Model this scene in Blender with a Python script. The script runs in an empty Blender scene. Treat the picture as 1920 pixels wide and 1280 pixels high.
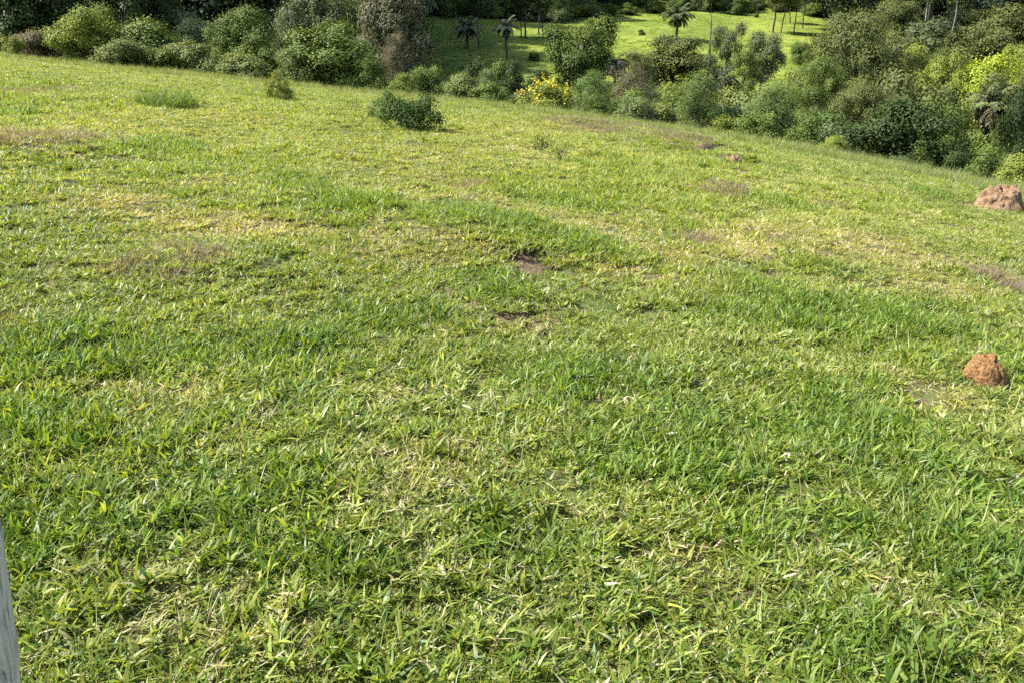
import bpy, math, random
import numpy as np
from mathutils import Vector, Matrix

SC = bpy.context.scene
COL = SC.collection
R = math.radians

# ------------------------------------------------------------------ camera, light, exposure
F = 1507.0                      # focal length in photo pixels (1920 wide)
PITCH = R(20.0)
EYE = 1.6
cam_d = bpy.data.cameras.new('camera'); cam = bpy.data.objects.new('camera', cam_d); COL.objects.link(cam)
cam_d.sensor_fit = 'HORIZONTAL'; cam_d.sensor_width = 36.0; cam_d.lens = 36.0*F/1920.0
cam_d.clip_start = 0.05; cam_d.clip_end = 4000
cam.location = (0, 0, EYE); cam.rotation_euler = (math.pi/2-PITCH, 0, 0)
SC.camera = cam

SUN_EL, SUN_AZ = R(51), R(-90)          # azimuth clockwise from +Y (the view direction)
sdir = Vector((math.sin(SUN_AZ)*math.cos(SUN_EL), math.cos(SUN_AZ)*math.cos(SUN_EL), math.sin(SUN_EL)))
wd = bpy.data.worlds.new('World'); SC.world = wd; wd.use_nodes = True
nt = wd.node_tree; bg = nt.nodes['Background']
sk = nt.nodes.new('ShaderNodeTexSky'); sk.sky_type = 'NISHITA'; sk.sun_disc = False
sk.sun_elevation = SUN_EL; sk.sun_rotation = SUN_AZ; sk.air_density = 1.0; sk.dust_density = 1.5
nt.links.new(sk.outputs[0], bg.inputs[0]); bg.inputs[1].default_value = 0.115
sl = bpy.data.lights.new('sun', 'SUN'); sl.energy = 5.0; sl.angle = R(0.53); sl.color = (1.0, 0.975, 0.925)
so = bpy.data.objects.new('sun', sl); COL.objects.link(so); so.location = (-30, 20, 60)
so.rotation_euler = (-sdir).to_track_quat('-Z', 'Y').to_euler()
SC.view_settings.view_transform = 'Standard'; SC.view_settings.look = 'None'
SC.view_settings.exposure = 1.62; SC.view_settings.gamma = 1.0
SC.render.engine = 'CYCLES'
cy = SC.cycles; cy.max_bounces = 4; cy.diffuse_bounces = 2; cy.glossy_bounces = 1; cy.transmission_bounces = 3
cy.adaptive_threshold = .02; cy.adaptive_min_samples = 24; cy.use_denoising = False; cy.caustics_reflective = False; cy.caustics_refractive = False

# ------------------------------------------------------------------ noise, rays, terrain
def _hash(ix, iy, seed):
    v = np.sin(ix*127.1 + iy*311.7 + seed*74.7)*43758.5453
    return v-np.floor(v)
def vnoise(x, y, seed=0):
    ix, iy = np.floor(x), np.floor(y); fx, fy = x-ix, y-iy
    fx = fx*fx*(3-2*fx); fy = fy*fy*(3-2*fy)
    a = _hash(ix, iy, seed); b = _hash(ix+1, iy, seed); c = _hash(ix, iy+1, seed); d = _hash(ix+1, iy+1, seed)
    return (a*(1-fx)+b*fx)*(1-fy)+(c*(1-fx)+d*fx)*fy
def fbm(x, y, seed=0, octv=4):
    s = 0; a = 0.5; t = 0
    for i in range(octv):
        s = s+a*vnoise(x, y, seed+i*7); t += a; a *= .5; x = x*2.03+11.3; y = y*2.03-7.1
    return s/t
def sstep(a, b, x):
    t = np.clip((x-a)/(b-a), 0, 1); return t*t*(3-2*t)

CP, SP = math.cos(PITCH), math.sin(PITCH)
def ray(u, v):
    du, dv = (u-960)/F, (v-640)/F
    return np.array([du, CP-dv*SP, -SP-dv*CP])

# outline of the field's far edge in the photograph -> slope seen from the eye
_edge = [(0,109,46),(200,126,46),(400,150,45),(600,168,43),(720,180,42),(900,199,40),(1100,219,37),(1300,252,33),(1500,287,29),(1700,320,26),(1920,368,22)]
_s, _m, _yc = [], [], []
for u, v, yc in _edge:
    d = ray(u, v); _s.append(d[0]/d[1]); _m.append(d[2]/d[1]); _yc.append(yc)
PM = np.polyfit(_s, _m, 4); PY = np.polyfit(_s, _yc, 2)
def smax(a, b, k):
    return np.maximum(a, b)+np.log1p(np.exp(-np.abs(a-b)/k))*k
MOUNDS = []                    # (x, y, radius, height) low swells in the field
def hill(x, y):
    yp = np.sqrt(y*y+9.0)
    s = np.clip(x/yp, -.72, .72); yc = np.polyval(PY, s); m = np.polyval(PM, s)
    b = m+2*EYE/yc; c = EYE/yc**2
    z = b*yp-c*yp*yp
    z = z-0.55*np.clip(np.abs(x)/yp-.72, 0, 5)*0
    zf = -0.4+0.168*(y-100)-0.045*np.clip(x, -80, 150)+1.6*(fbm(x*.02, y*.02, 5)-.5)
    zf = np.where(y > 330, np.minimum(zf, 40+0.02*(y-330)), zf)
    z = smax(z, zf, 1.2)
    return smax(z, -18.0+0*z, 2.0)
Z0 = float(hill(np.array(0.0), np.array(0.0)))
def H(x, y):
    x = np.asarray(x, float); y = np.asarray(y, float)
    z = hill(x, y)-Z0
    near = 1-sstep(45, 60, y)
    z = z+near*(0.16*(fbm(x*.35, y*.35, 21, 3)-.5)+0.075*(fbm(x*1.7, y*1.7, 31, 3)-.5))*sstep(-2, 2.5, y)
    for mx, my, mr, mh in MOUNDS:
        z = z+mh*np.exp(-((x-mx)**2+(y-my)**2)/(mr*mr))
    return z
cam.location.z = EYE+float(H(0, 0))
EZ = cam.location.z
def ground_at(u, v):
    d = ray(u, v); ts = np.concatenate([np.linspace(1.2, 20, 1500), np.linspace(20, 320, 3000)])
    P = d[None, :]*ts[:, None]; g = P[:, 2]+EZ-H(P[:, 0], P[:, 1])
    k = int(np.argmax(g < 0)); t = ts[k]
    return d[0]*t, d[1]*t, t
def at_dist(u, v, Y):
    d = ray(u, v); t = Y/d[1]
    return d[0]*t, d[2]*t+EZ, t

# ------------------------------------------------------------------ mesh helpers (quads in numpy)
def quad_mesh(name, V, Q, mats=(), col=None, rnd=None, midx=None, smooth=False):
    V = np.asarray(V, np.float32).reshape(-1, 3); Q = np.asarray(Q, np.int32).reshape(-1, 4)
    me = bpy.data.meshes.new(name)
    me.vertices.add(len(V)); me.vertices.foreach_set('co', V.ravel())
    me.loops.add(Q.size); me.loops.foreach_set('vertex_index', Q.ravel())
    me.polygons.add(len(Q)); me.polygons.foreach_set('loop_start', np.arange(0, Q.size, 4, dtype=np.int32))
    try: me.polygons.foreach_set('loop_total', np.full(len(Q), 4, np.int32))
    except Exception: pass
    for m in mats: me.materials.append(m)
    if midx is not None: me.polygons.foreach_set('material_index', np.asarray(midx, np.int32))
    if smooth: me.polygons.foreach_set('use_smooth', np.ones(len(Q), bool))
    me.update(calc_edges=True)
    if col is not None:
        a = me.attributes.new('col', 'FLOAT_COLOR', 'POINT'); c = np.ones((len(V), 4), np.float32); c[:, :3] = col
        a.data.foreach_set('color', c.ravel())
    if rnd is not None:
        a = me.attributes.new('rnd', 'FLOAT', 'FACE'); a.data.foreach_set('value', np.asarray(rnd, np.float32))
    return me
class QB:
    """collects quads"""
    def __init__(s): s.V, s.Q, s.M, s.r, s.n = [], [], [], [], 0
    def add(s, V, Q, m=0, r=None):
        V = np.asarray(V, float).reshape(-1, 3); Q = np.asarray(Q, int).reshape(-1, 4)
        s.V.append(V); s.Q.append(Q+s.n); s.n += len(V); s.M.append(np.full(len(Q), m))
        s.r.append(np.zeros(len(Q)) if r is None else r)
    def mesh(s, name, mats, smooth=False):
        return quad_mesh(name, np.concatenate(s.V), np.concatenate(s.Q), mats, rnd=np.concatenate(s.r), midx=np.concatenate(s.M), smooth=smooth)
def tube(pts, rad, n=6):
    pts = np.asarray(pts, float); rad = np.asarray(rad, float); V = []
    up = np.array([0.31, 0.95, 0.05])
    for i, p in enumerate(pts):
        t = pts[min(i+1, len(pts)-1)]-pts[max(i-1, 0)]; t = t/np.linalg.norm(t)
        a = np.cross(t, up); a /= np.linalg.norm(a); b = np.cross(t, a)
        an = np.arange(n)*2*np.pi/n
        V.append(p+rad[i]*(np.cos(an)[:, None]*a+np.sin(an)[:, None]*b))
    V = np.concatenate(V); Q = []
    for i in range(len(pts)-1):
        for k in range(n):
            Q.append((i*n+k, i*n+(k+1) % n, (i+1)*n+(k+1) % n, (i+1)*n+k))
    V = np.vstack([V, pts[-1]]); e = len(V)-1; o = (len(pts)-1)*n
    for k in range(0, n, 2): Q.append((o+k, o+(k+1) % n, o+(k+2) % n, e))
    return V, np.array(Q)
def unit(v): return v/np.maximum(np.linalg.norm(v, axis=-1, keepdims=True), 1e-9)
def leaf_quads(c, d, L, W, rg, droop=0.3, flat=0.0):
    """leaves lying roughly along the crown's surface, facing out and up"""
    n = len(c); d = unit(d+rg.normal(0, .2, (n, 3))+np.array([0, 0, .2+flat]))
    a = unit(np.cross(d, rg.normal(0, 1, (n, 3)))+np.array([0, 0, -droop])); s = unit(np.cross(d, a)); nrm = np.cross(a, s)
    L = L[:, None]; W = W[:, None]
    V = np.stack([c, c+a*L*.5+s*W+nrm*L*.06, c+a*L-nrm*L*.08, c+a*L*.5-s*W+nrm*L*.06], 1).reshape(-1, 3)
    return V, np.arange(4*n).reshape(-1, 4)

# ------------------------------------------------------------------ materials
def newmat(name):
    m = bpy.data.materials.new(name); m.use_nodes = True; t = m.node_tree
    t.nodes.remove(t.nodes['Principled BSDF']); return m, t, t.nodes['Material Output']
def N(t, k, **kw):
    n = t.nodes.new(k)
    for a, b in kw.items(): setattr(n, a, b)
    return n
def mixc(t, blend, fac, a, b):
    n = N(t, 'ShaderNodeMix', data_type='RGBA', blend_type=blend)
    for s, v in ((n.inputs[0], fac), (n.inputs[6], a), (n.inputs[7], b)):
        if hasattr(v, 'is_output'): t.links.new(v, s)
        elif isinstance(v, (int, float)): s.default_value = v if s.type == 'VALUE' else (v, v, v, 1)
        else: s.default_value = tuple(v)+(1,) if len(v) == 3 else v
    return n.outputs[2]
def leafy(t, out, colr, transl=0.35, rough=0.45, spec=0.35, tcol=(1.25, 1.15, .5)):
    bs = N(t, 'ShaderNodeBsdfPrincipled'); bs.inputs['Roughness'].default_value = rough
    bs.inputs['Specular IOR Level'].default_value = spec
    tr = N(t, 'ShaderNodeBsdfTranslucent'); mx = N(t, 'ShaderNodeMixShader'); mx.inputs[0].default_value = transl
    t.links.new(colr, bs.inputs['Base Color'])
    t.links.new(mixc(t, 'MULTIPLY', 1.0, colr, tcol), tr.inputs[0])
    t.links.new(bs.outputs[0], mx.inputs[1]); t.links.new(tr.outputs[0], mx.inputs[2]); t.links.new(mx.outputs[0], out.inputs[0])
def leaf_material(name, instanced=False):
    m, t, o = newmat(name)
    if instanced:
        at = N(t, 'ShaderNodeAttribute', attribute_type='INSTANCER', attribute_name='tint'); base = at.outputs['Color']
    else: base = N(t, 'ShaderNodeObjectInfo').outputs['Color']
    rn = N(t, 'ShaderNodeAttribute', attribute_name='rnd')
    cr = N(t, 'ShaderNodeValToRGB'); e = cr.color_ramp.elements
    e[0].color = (.72, .78, .75, 1); e[1].color = (1.35, 1.25, 1.0, 1); e.new(.5).color = (1, 1, 1, 1)
    t.links.new(rn.outputs['Fac'], cr.inputs[0])
    leafy(t, o, mixc(t, 'MULTIPLY', 1.0, base, cr.outputs[0]), 0.16, .6, .12)
    return m
M_LEAF = leaf_material('leaf'); M_LEAF_I = leaf_material('leaf_massed', True)
def bark_material(name, c1, c2, sc=6):
    m, t, o = newmat(name); bs = N(t, 'ShaderNodeBsdfPrincipled'); bs.inputs['Roughness'].default_value = .9
    tc = N(t, 'ShaderNodeTexCoord'); mp = N(t, 'ShaderNodeMapping'); mp.inputs['Scale'].default_value = (sc, sc, sc*.25)
    nz = N(t, 'ShaderNodeTexNoise'); nz.inputs['Scale'].default_value = 2; nz.inputs['Detail'].default_value = 6
    t.links.new(tc.outputs['Object'], mp.inputs[0]); t.links.new(mp.outputs[0], nz.inputs[0])
    cr = N(t, 'ShaderNodeValToRGB'); cr.color_ramp.elements[0].position = .35; cr.color_ramp.elements[1].position = .68
    cr.color_ramp.elements[0].color = (*c1, 1); cr.color_ramp.elements[1].color = (*c2, 1)
    t.links.new(nz.outputs[0], cr.inputs[0]); t.links.new(cr.outputs[0], bs.inputs['Base Color'])
    bp = N(t, 'ShaderNodeBump'); bp.inputs['Strength'].default_value = .5; bp.inputs['Distance'].default_value = .03
    t.links.new(nz.outputs[0], bp.inputs['Height']); t.links.new(bp.outputs[0], bs.inputs['Normal'])
    t.links.new(bs.outputs[0], o.inputs[0]); return m
M_BARK = bark_material('bark', (.03, .024, .018), (.085, .068, .052))
M_BARK_PALE = bark_material('pale_bark', (.14, .12, .1), (.32, .29, .25))
def grass_material(name, single=False):
    m, t, o = newmat(name)
    c = N(t, 'ShaderNodeAttribute', attribute_name='col'); ti = N(t, 'ShaderNodeAttribute', attribute_type='INSTANCER', attribute_name='tint')
    leafy(t, o, c.outputs['Color'] if single else mixc(t, 'MULTIPLY', 1.0, c.outputs['Color'], ti.outputs['Color']), 0.46, .45, .3, (1.25, 1.2, .42))
    return m
M_GRASS = grass_material('grass_blade'); M_GRASS_1 = grass_material('clump_blade', True)
def ground_material():
    m, t, o = newmat('turf_soil'); bs = N(t, 'ShaderNodeBsdfPrincipled'); bs.inputs['Roughness'].default_value = .95
    bs.inputs['Specular IOR Level'].default_value = .1
    tc = N(t, 'ShaderNodeTexCoord')
    def noise(s, d=5):
        n = N(t, 'ShaderNodeTexNoise'); n.inputs['Scale'].default_value = s; n.inputs['Detail'].default_value = d
        t.links.new(tc.outputs['Object'], n.inputs[0]); return n.outputs[0]
    def ramp(v, a, ca, b, cb):
        r = N(t, 'ShaderNodeValToRGB'); e = r.color_ramp.elements
        e[0].position = a; e[0].color = (*ca, 1); e[1].position = b; e[1].color = (*cb, 1); t.links.new(v, r.inputs[0]); return r.outputs[0]
    thatch = ramp(noise(45), .35, (.035, .03, .015), .7, (.13, .105, .05))
    green = ramp(noise(9), .35, (.035, .055, .012), .7, (.085, .1, .025))
    g1 = mixc(t, 'MIX', ramp(noise(2.2), .42, (0, 0, 0), .6, (1, 1, 1)), thatch, green)
    far = mixc(t, 'MIX', ramp(noise(.12, 10), .4, (0, 0, 0), .6, (1, 1, 1)), (.095, .13, .022), (.16, .19, .032))
    soil = ramp(noise(30, 8), .3, (.04, .027, .017), .7, (.135, .09, .06))
    af = N(t, 'ShaderNodeAttribute', attribute_name='pasture'); ad = N(t, 'ShaderNodeAttribute', attribute_name='dirt')
    c = mixc(t, 'MIX', af.outputs['Fac'], g1, far); c = mixc(t, 'MIX', ad.outputs['Fac'], c, soil)
    t.links.new(c, bs.inputs['Base Color'])
    bp = N(t, 'ShaderNodeBump'); bp.inputs['Strength'].default_value = .6; bp.inputs['Distance'].default_value = .02
    t.links.new(noise(60), bp.inputs['Height']); t.links.new(bp.outputs[0], bs.inputs['Normal'])
    t.links.new(bs.outputs[0], o.inputs[0]); return m
def earth_material(name, ca, cb, cc):
    m, t, o = newmat(name); bs = N(t, 'ShaderNodeBsdfPrincipled'); bs.inputs['Roughness'].default_value = .95; bs.inputs['Specular IOR Level'].default_value = .15
    tc = N(t, 'ShaderNodeTexCoord')
    n1 = N(t, 'ShaderNodeTexNoise'); n1.inputs['Scale'].default_value = 7; n1.inputs['Detail'].default_value = 8; n1.inputs['Roughness'].default_value = .65
    n2 = N(t, 'ShaderNodeTexNoise'); n2.inputs['Scale'].default_value = 60; n2.inputs['Detail'].default_value = 6
    for n in (n1, n2): t.links.new(tc.outputs['Object'], n.inputs[0])
    r = N(t, 'ShaderNodeValToRGB'); e = r.color_ramp.elements; e[0].position = .3; e[0].color = (*ca, 1); e[1].position = .72; e[1].color = (*cc, 1); e.new(.5).color = (*cb, 1)
    t.links.new(n1.outputs[0], r.inputs[0])
    r2 = N(t, 'ShaderNodeValToRGB'); r2.color_ramp.elements[0].color = (.6, .6, .6, 1); r2.color_ramp.elements[0].position = .3; r2.color_ramp.elements[1].color = (1.25, 1.25, 1.25, 1); r2.color_ramp.elements[1].position = .7
    t.links.new(n2.outputs[0], r2.inputs[0])
    t.links.new(mixc(t, 'MULTIPLY', 1.0, r.outputs[0], r2.outputs[0]), bs.inputs['Base Color'])
    bp = N(t, 'ShaderNodeBump'); bp.inputs['Strength'].default_value = 1.0; bp.inputs['Distance'].default_value = .03
    t.links.new(n2.outputs[0], bp.inputs['Height']); t.links.new(bp.outputs[0], bs.inputs['Normal'])
    t.links.new(bs.outputs[0], o.inputs[0]); return m

def tag(o, label=None, cat=None, group=None, kind=None):
    for k, v in (('label', label), ('category', cat), ('group', group), ('kind', kind)):
        if v: o[k] = v
    return o
def link(name, data, parent=None):
    o = bpy.data.objects.new(name, data); COL.objects.link(o)
    if parent: o.parent = parent
    return o

# ------------------------------------------------------------------ patches of the field (photo position -> place on the ground)
def patch(u, v, ru, rv):
    x, y, t = ground_at(u, v); y2 = ground_at(u, v-rv)[1]; y1 = ground_at(u, min(v+rv, 1900))[1]
    return x, y, max(ru*t/F, .03), max((y2-y1)/2, .04)
def opened(p, k=1.25, e=.1): return p[0], p[1], p[2]*k+e*.4, p[3]*k+e
def field(x, y, plist, soft=.45, warp=.25):
    m = np.zeros_like(x)
    wx = (fbm(x*1.1, y*1.1, 71, 3)-.5); wy = (fbm(x*1.1, y*1.1, 77, 3)-.5)
    for px, py, rx, ry in plist:
        d = np.sqrt(((x-px)/rx+wx*warp*4)**2+((y-py)/ry+wy*warp*4)**2)
        m = np.maximum(m, 1-sstep(1-soft, 1+soft, d))
    return m
LUSH = [patch(*a) for a in [(330,650,260,45),(560,660,90,40),(110,660,70,40),(1400,570,230,38),(1690,590,110,35),(650,400,110,22),(900,425,120,28),(1020,470,120,26),(300,280,90,20),(560,345,70,18),
    (20,215,40,10),(1060,720,80,40),(330,960,230,60),(80,1040,90,50),(1250,850,160,50),(1560,820,160,50),(1640,1200,140,60),(1500,980,150,40),(960,1000,120,35),(60,800,80,40),(930,545,70,22),(1780,930,150,60),(700,600,90,25),(500,900,90,35),
    (1450,380,60,10),(1740,365,40,8),(1060,385,90,12),(1290,800,70,30),(1850,1060,90,60),(620,1060,110,40),(1180,700,60,30)]]
DRY = [patch(*a) for a in [(1600,465,260,34),(1250,540,110,22),(800,480,110,30),(420,420,180,25),(650,470,90,25),(1150,440,120,20),(760,860,110,50),(1720,730,70,30),(1290,1180,70,50),(920,1050,70,25),(350,1230,60,30),(480,1180,60,40),(300,740,140,25),
    (30,600,50,25),(1130,520,100,22),(1860,520,70,25),(1400,470,120,16),(1250,480,90,14),(200,380,120,20),(1220,1000,60,25),(820,640,70,18),(980,620,70,16),(1640,1110,40,25),(700,740,60,25),(1750,540,90,20)]]
WEED = [patch(*a) for a in [(70,275,85,20),(360,495,70,26),(290,500,60,20),(860,350,50,7),(1090,237,60,7),(1270,270,60,7),(1360,360,36,8),(60,172,32,8),(1880,530,50,18),(1300,455,40,10),
    (1480,280,110,4),(1690,312,90,4),(1190,240,70,4)]]
BARE = [opened(patch(*a)) for a in [(988,512,36,15),(985,597,40,9),(1002,604,26,8),(868,745,17,12),(1110,745,18,12),(1700,745,20,12)]]
BARE_SOFT = [patch(*a) for a in [(1872,393,62,9),(1840,722,40,14),(1322,287,24,4),(1376,308,24,4),(390,537,20,7),(110,1035,30,12),(1420,1080,16,10)]]
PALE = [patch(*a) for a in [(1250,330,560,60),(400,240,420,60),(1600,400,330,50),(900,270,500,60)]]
# swells beneath features
for (u, v, r, h) in [(370,505,.5,.09),(960,455,1.0,.14),(1300,276,1.3,.22),(1376,303,.4,.16),(1360,362,.5,.07),(1085,236,1.6,.16),(70,275,1.1,.12),(1875,388,.9,.12),(1845,705,.3,.05),(655,400,.8,.1)]:
    x, y, t = ground_at(u, v); MOUNDS.append((x, y, r, h))

# ------------------------------------------------------------------ terrain sheet
def graded(a, b, c, n, k):
    t = np.linspace(-1, 1, n); s = np.sinh(t*k)/math.sinh(k)
    return np.where(s < 0, c+s*(c-a), c+s*(b-c))
gx = graded(-420, 420, .6, 380, 7.2); gy = graded(-60, 900, 3.2, 520, 7.4)
X, Y = np.meshgrid(gx, gy); Zg = H(X, Y)
bare = np.maximum(field(X, Y, BARE, .35, .12), .6*field(X, Y, BARE_SOFT, .4, .12))
Zg = Zg-0.05*bare*(Y < 30)
V = np.stack([X, Y, Zg], -1).reshape(-1, 3); nx, ny = len(gx), len(gy)
i = np.arange((ny-1)*(nx-1)); r_, c_ = i//(nx-1), i % (nx-1); o_ = r_*nx+c_
me = quad_mesh('ground', V, np.stack([o_, o_+1, o_+nx+1, o_+nx], 1), [ground_material()], smooth=True)
a = me.attributes.new('pasture', 'FLOAT', 'POINT'); a.data.foreach_set('value', sstep(42, 75, Y).ravel().astype(np.float32))
a = me.attributes.new('dirt', 'FLOAT', 'POINT'); a.data.foreach_set('value', bare.ravel().astype(np.float32))
ground = tag(link('ground', me), 'sloping grassy field falling to a valley with pasture rising beyond', None, None, 'structure')

# ------------------------------------------------------------------ instancing of uncountable things
def gn_scatter(name, protos, P, rot, scl, tint, rg):
    """one object: copies of the prototype meshes set on points"""
    me = bpy.data.meshes.new(name); me.vertices.add(len(P)); me.vertices.foreach_set('co', np.asarray(P, np.float32).ravel())
    for nm, typ, dat in (('rot', 'FLOAT_VECTOR', rot), ('scl', 'FLOAT_VECTOR', scl)):
        a = me.attributes.new(nm, typ, 'POINT'); a.data.foreach_set('vector', np.asarray(dat, np.float32).ravel())
    a = me.attributes.new('tint', 'FLOAT_COLOR', 'POINT'); c = np.ones((len(P), 4), np.float32); c[:, :3] = tint; a.data.foreach_set('color', c.ravel())
    a = me.attributes.new('idx', 'INT', 'POINT'); a.data.foreach_set('value', rg.integers(0, len(protos), len(P)).astype(np.int32))
    o = link(name, me)
    g = bpy.data.node_groups.new(name, 'GeometryNodeTree'); g.is_modifier = True
    g.interface.new_socket('Geometry', in_out='INPUT', socket_type='NodeSocketGeometry'); g.interface.new_socket('Geometry', in_out='OUTPUT', socket_type='NodeSocketGeometry')
    gi = g.nodes.new('NodeGroupInput'); go = g.nodes.new('NodeGroupOutput'); L = g.links.new
    jn = g.nodes.new('GeometryNodeJoinGeometry'); ip = g.nodes.new('GeometryNodeInstanceOnPoints')
    for pm in protos:
        po = bpy.data.objects.new(name+'_piece', pm)
        oi = g.nodes.new('GeometryNodeObjectInfo'); oi.inputs['Object'].default_value = po; oi.inputs['As Instance'].default_value = False
        gt = g.nodes.new('GeometryNodeGeometryToInstance'); L(oi.outputs['Geometry'], gt.inputs[0]); L(gt.outputs[0], jn.inputs[0])
    def attr(nm, ty):
        n = g.nodes.new('GeometryNodeInputNamedAttribute'); n.data_type = ty; n.inputs['Name'].default_value = nm; return n.outputs[0]
    L(gi.outputs[0], ip.inputs['Points']); L(jn.outputs[0], ip.inputs['Instance']); ip.inputs['Pick Instance'].default_value = True
    L(attr('idx', 'INT'), ip.inputs['Instance Index']); L(attr('scl', 'FLOAT_VECTOR'), ip.inputs['Scale'])
    er = g.nodes.new('FunctionNodeEulerToRotation'); L(attr('rot', 'FLOAT_VECTOR'), er.inputs[0]); L(er.outputs[0], ip.inputs['Rotation'])
    L(ip.outputs[0], go.inputs[0])
    md = o.modifiers.new('scatter', 'NODES'); md.node_group = g
    return o

# ------------------------------------------------------------------ grass tufts
def blades(n, rad, L, W, lean, curl, cols, weights, rg, jit=.22):
    """tapering arched blades, three segments each"""
    Lb = rg.uniform(*L, n)*rg.uniform(.8, 1.15, n); Wb = rg.uniform(*W, n)*.5
    nc = max(n//7, 1); r = rad*np.sqrt(rg.uniform(0, 1, nc)); th = rg.uniform(0, 2*np.pi, nc); pick = rg.integers(0, nc, n)
    base = np.stack([r*np.cos(th), r*np.sin(th), np.full(nc, -.012)], 1)[pick]+rg.normal(0, .0045, (n, 3))*[1, 1, .6]
    az = rg.uniform(0, 2*np.pi, n); le = R(1)*rg.uniform(*lean, n); cu = R(1)*rg.uniform(*curl, n)
    out = np.stack([np.cos(az), np.sin(az), 0*az], 1)
    tw = az+np.pi/2+rg.normal(0, .7, n); side = np.stack([np.cos(tw), np.sin(tw), rg.normal(0, .4, n)], 1); side = unit(side)
    p = base; V = np.zeros((n, 8, 3)); wf = (.75, 1.0, .72, .07)
    for k in range(4):
        V[:, 2*k] = p+side*(Wb*wf[k])[:, None]; V[:, 2*k+1] = p-side*(Wb*wf[k])[:, None]
        an = le+cu*(k/3.0)
        p = p+(out*np.sin(an)[:, None]+np.array([0, 0, 1.0])*np.cos(an)[:, None])*(Lb/3)[:, None]
    V[:, :, 2] = np.maximum(V[:, :, 2], -.015)
    q = np.array([[0, 1, 3, 2], [2, 3, 5, 4], [4, 5, 7, 6]]); Q = (np.arange(n)[:, None, None]*8+q[None]).reshape(-1, 4)
    ci = rg.choice(len(cols), n, p=np.array(weights)/np.sum(weights)); c = np.array(cols)[ci]*rg.uniform(1-jit, 1+jit, (n, 1))
    return V.reshape(-1, 3), Q, np.repeat(c, 8, 0)
G1, G2, G3 = (.068, .124, .016), (.122, .178, .024), (.18, .22, .038)
YG, ST, ST2, BR, GY = (.235, .255, .05), (.38, .36, .2), (.27, .245, .12), (.14, .10, .05), (.15, .13, .10)
def tuft(name, specs, seed, mat=None):
    rg = np.random.default_rng(seed); Vs, Qs, Cs, n = [], [], [], 0
    for s in specs:
        V, Q, c = blades(*s, rg); Vs.append(V); Qs.append(Q+n); Cs.append(c); n += len(V)
    return quad_mesh(name, np.concatenate(Vs), np.concatenate(Qs), [mat or M_GRASS], col=np.concatenate(Cs))
STEM = (2, .14, (.10, .19), (.0018, .0028), (5, 40), (0, 40), (YG, ST, ST2), (1, 2, 2))
LUSH_T = [tuft('lush_tuft', [(180, .15, (.045, .10), (.007, .013), (10, 66), (5, 75), (G1, G2, G3, YG), (3, 5, 4, 1)), (18, .15, (.025, .06), (.004, .007), (40, 88), (0, 40), (ST, ST2, YG, BR), (2, 2, 2, 1)), STEM], 100+k) for k in range(9)]
MEAD_T = [tuft('meadow_tuft', [(190, .15, (.032, .082), (.0055, .0118), (15, 76), (0, 65), (G1, G2, G3, YG, ST), (2, 4, 5, 3, .8)), (48, .15, (.02, .055), (.003, .006), (40, 92), (-10, 30), (ST, ST2, YG, BR), (3, 2, 2, 1)), STEM], 200+k) for k in range(12)]
DRY_T = [tuft('dry_tuft', [(125, .15, (.026, .07), (.0045, .010), (20, 80), (0, 55), (G2, G3, YG, ST), (2, 3, 4, 2)), (90, .15, (.02, .065), (.003, .0065), (40, 92), (-15, 25), (ST, ST2, BR, YG), (4, 3, 1.2, 2)), STEM], 300+k) for k in range(9)]
WEED_T = [tuft('weed_tuft', [(170, .13, (.05, .13), (.002, .004), (5, 55), (-20, 30), (GY, BR, ST2), (5, 1.5, 2)), (110, .15, (.03, .07), (.004, .008), (30, 80), (0, 50), (G1, G2, YG, ST), (2, 3, 3, 1.5))], 400+k) for k in range(6)]
TALL_T = [tuft('edge_tuft', [(40, .1, (.12, .32), (.003, .005), (0, 28), (0, 45), (YG, ST, ST2, G3), (2, 3, 2, 3)), (30, .1, (.05, .14), (.005, .008), (15, 60), (0, 60), (G2, G3, YG), (2, 3, 2))], 500+k) for k in range(5)]

rg = np.random.default_rng(7)
PX, PY_, PS = [], [], []
bands = np.concatenate([np.arange(.6, 6, .6), np.geomspace(6, 56, 26)])
for y0, y1 in zip(bands[:-1], bands[1:]):
    ym = (y0+y1)/2; half = .70*ym+2.2+.04*ym; dens = min(155*(3.2/max(ym, 3.2))**.88, 155)
    n = int(2*half*(y1-y0)*dens); PX.append(rg.uniform(-half, half, n)); PY_.append(rg.uniform(y0, y1, n))
px = np.concatenate(PX); py = np.concatenate(PY_)
m_l, m_d, m_w = field(px, py, LUSH), field(px, py, DRY), field(px, py, WEED, .6)
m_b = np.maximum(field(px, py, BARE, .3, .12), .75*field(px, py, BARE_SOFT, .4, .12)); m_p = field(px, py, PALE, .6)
n1 = fbm(px*.55, py*.4, 3, 4); n2 = fbm(px*1.6, py*1.3, 13, 3); n3 = fbm(px*.9, py*.7, 43, 4); gap = fbm(px*3.1, py*3.1, 57, 2)
far_f = sstep(9, 26, py); U = lambda: rg.uniform(0, 1, len(px))
p_l = np.clip(.15+.66*m_l+1.5*(n1-.5)+1.3*(n2-.5)-.3*m_d-.15*m_p-.2*far_f, 0, .93)
p_d = np.clip(.24+.5*m_d-.17*(1-sstep(3, 7, py))+1.3*(n3-.5)-.25*m_l+.05*m_p, 0, .85); p_w = np.clip(.7*m_w+.5*(n2-.5)*m_w, 0, .6)
typ = np.full(len(px), 1); typ[U() < p_d] = 2; typ[U() < p_l] = 0; typ[U() < p_w] = 3
keep = (rg.uniform(0, 1, len(px)) > m_b*1.15) & ~((gap < .24) & (rg.uniform(0, 1, len(px)) < .15))
px, py, typ, n1, n3, m_p, m_l, m_d = [a[keep] for a in (px, py, typ, n1, n3, m_p, m_l, m_d)]
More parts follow.
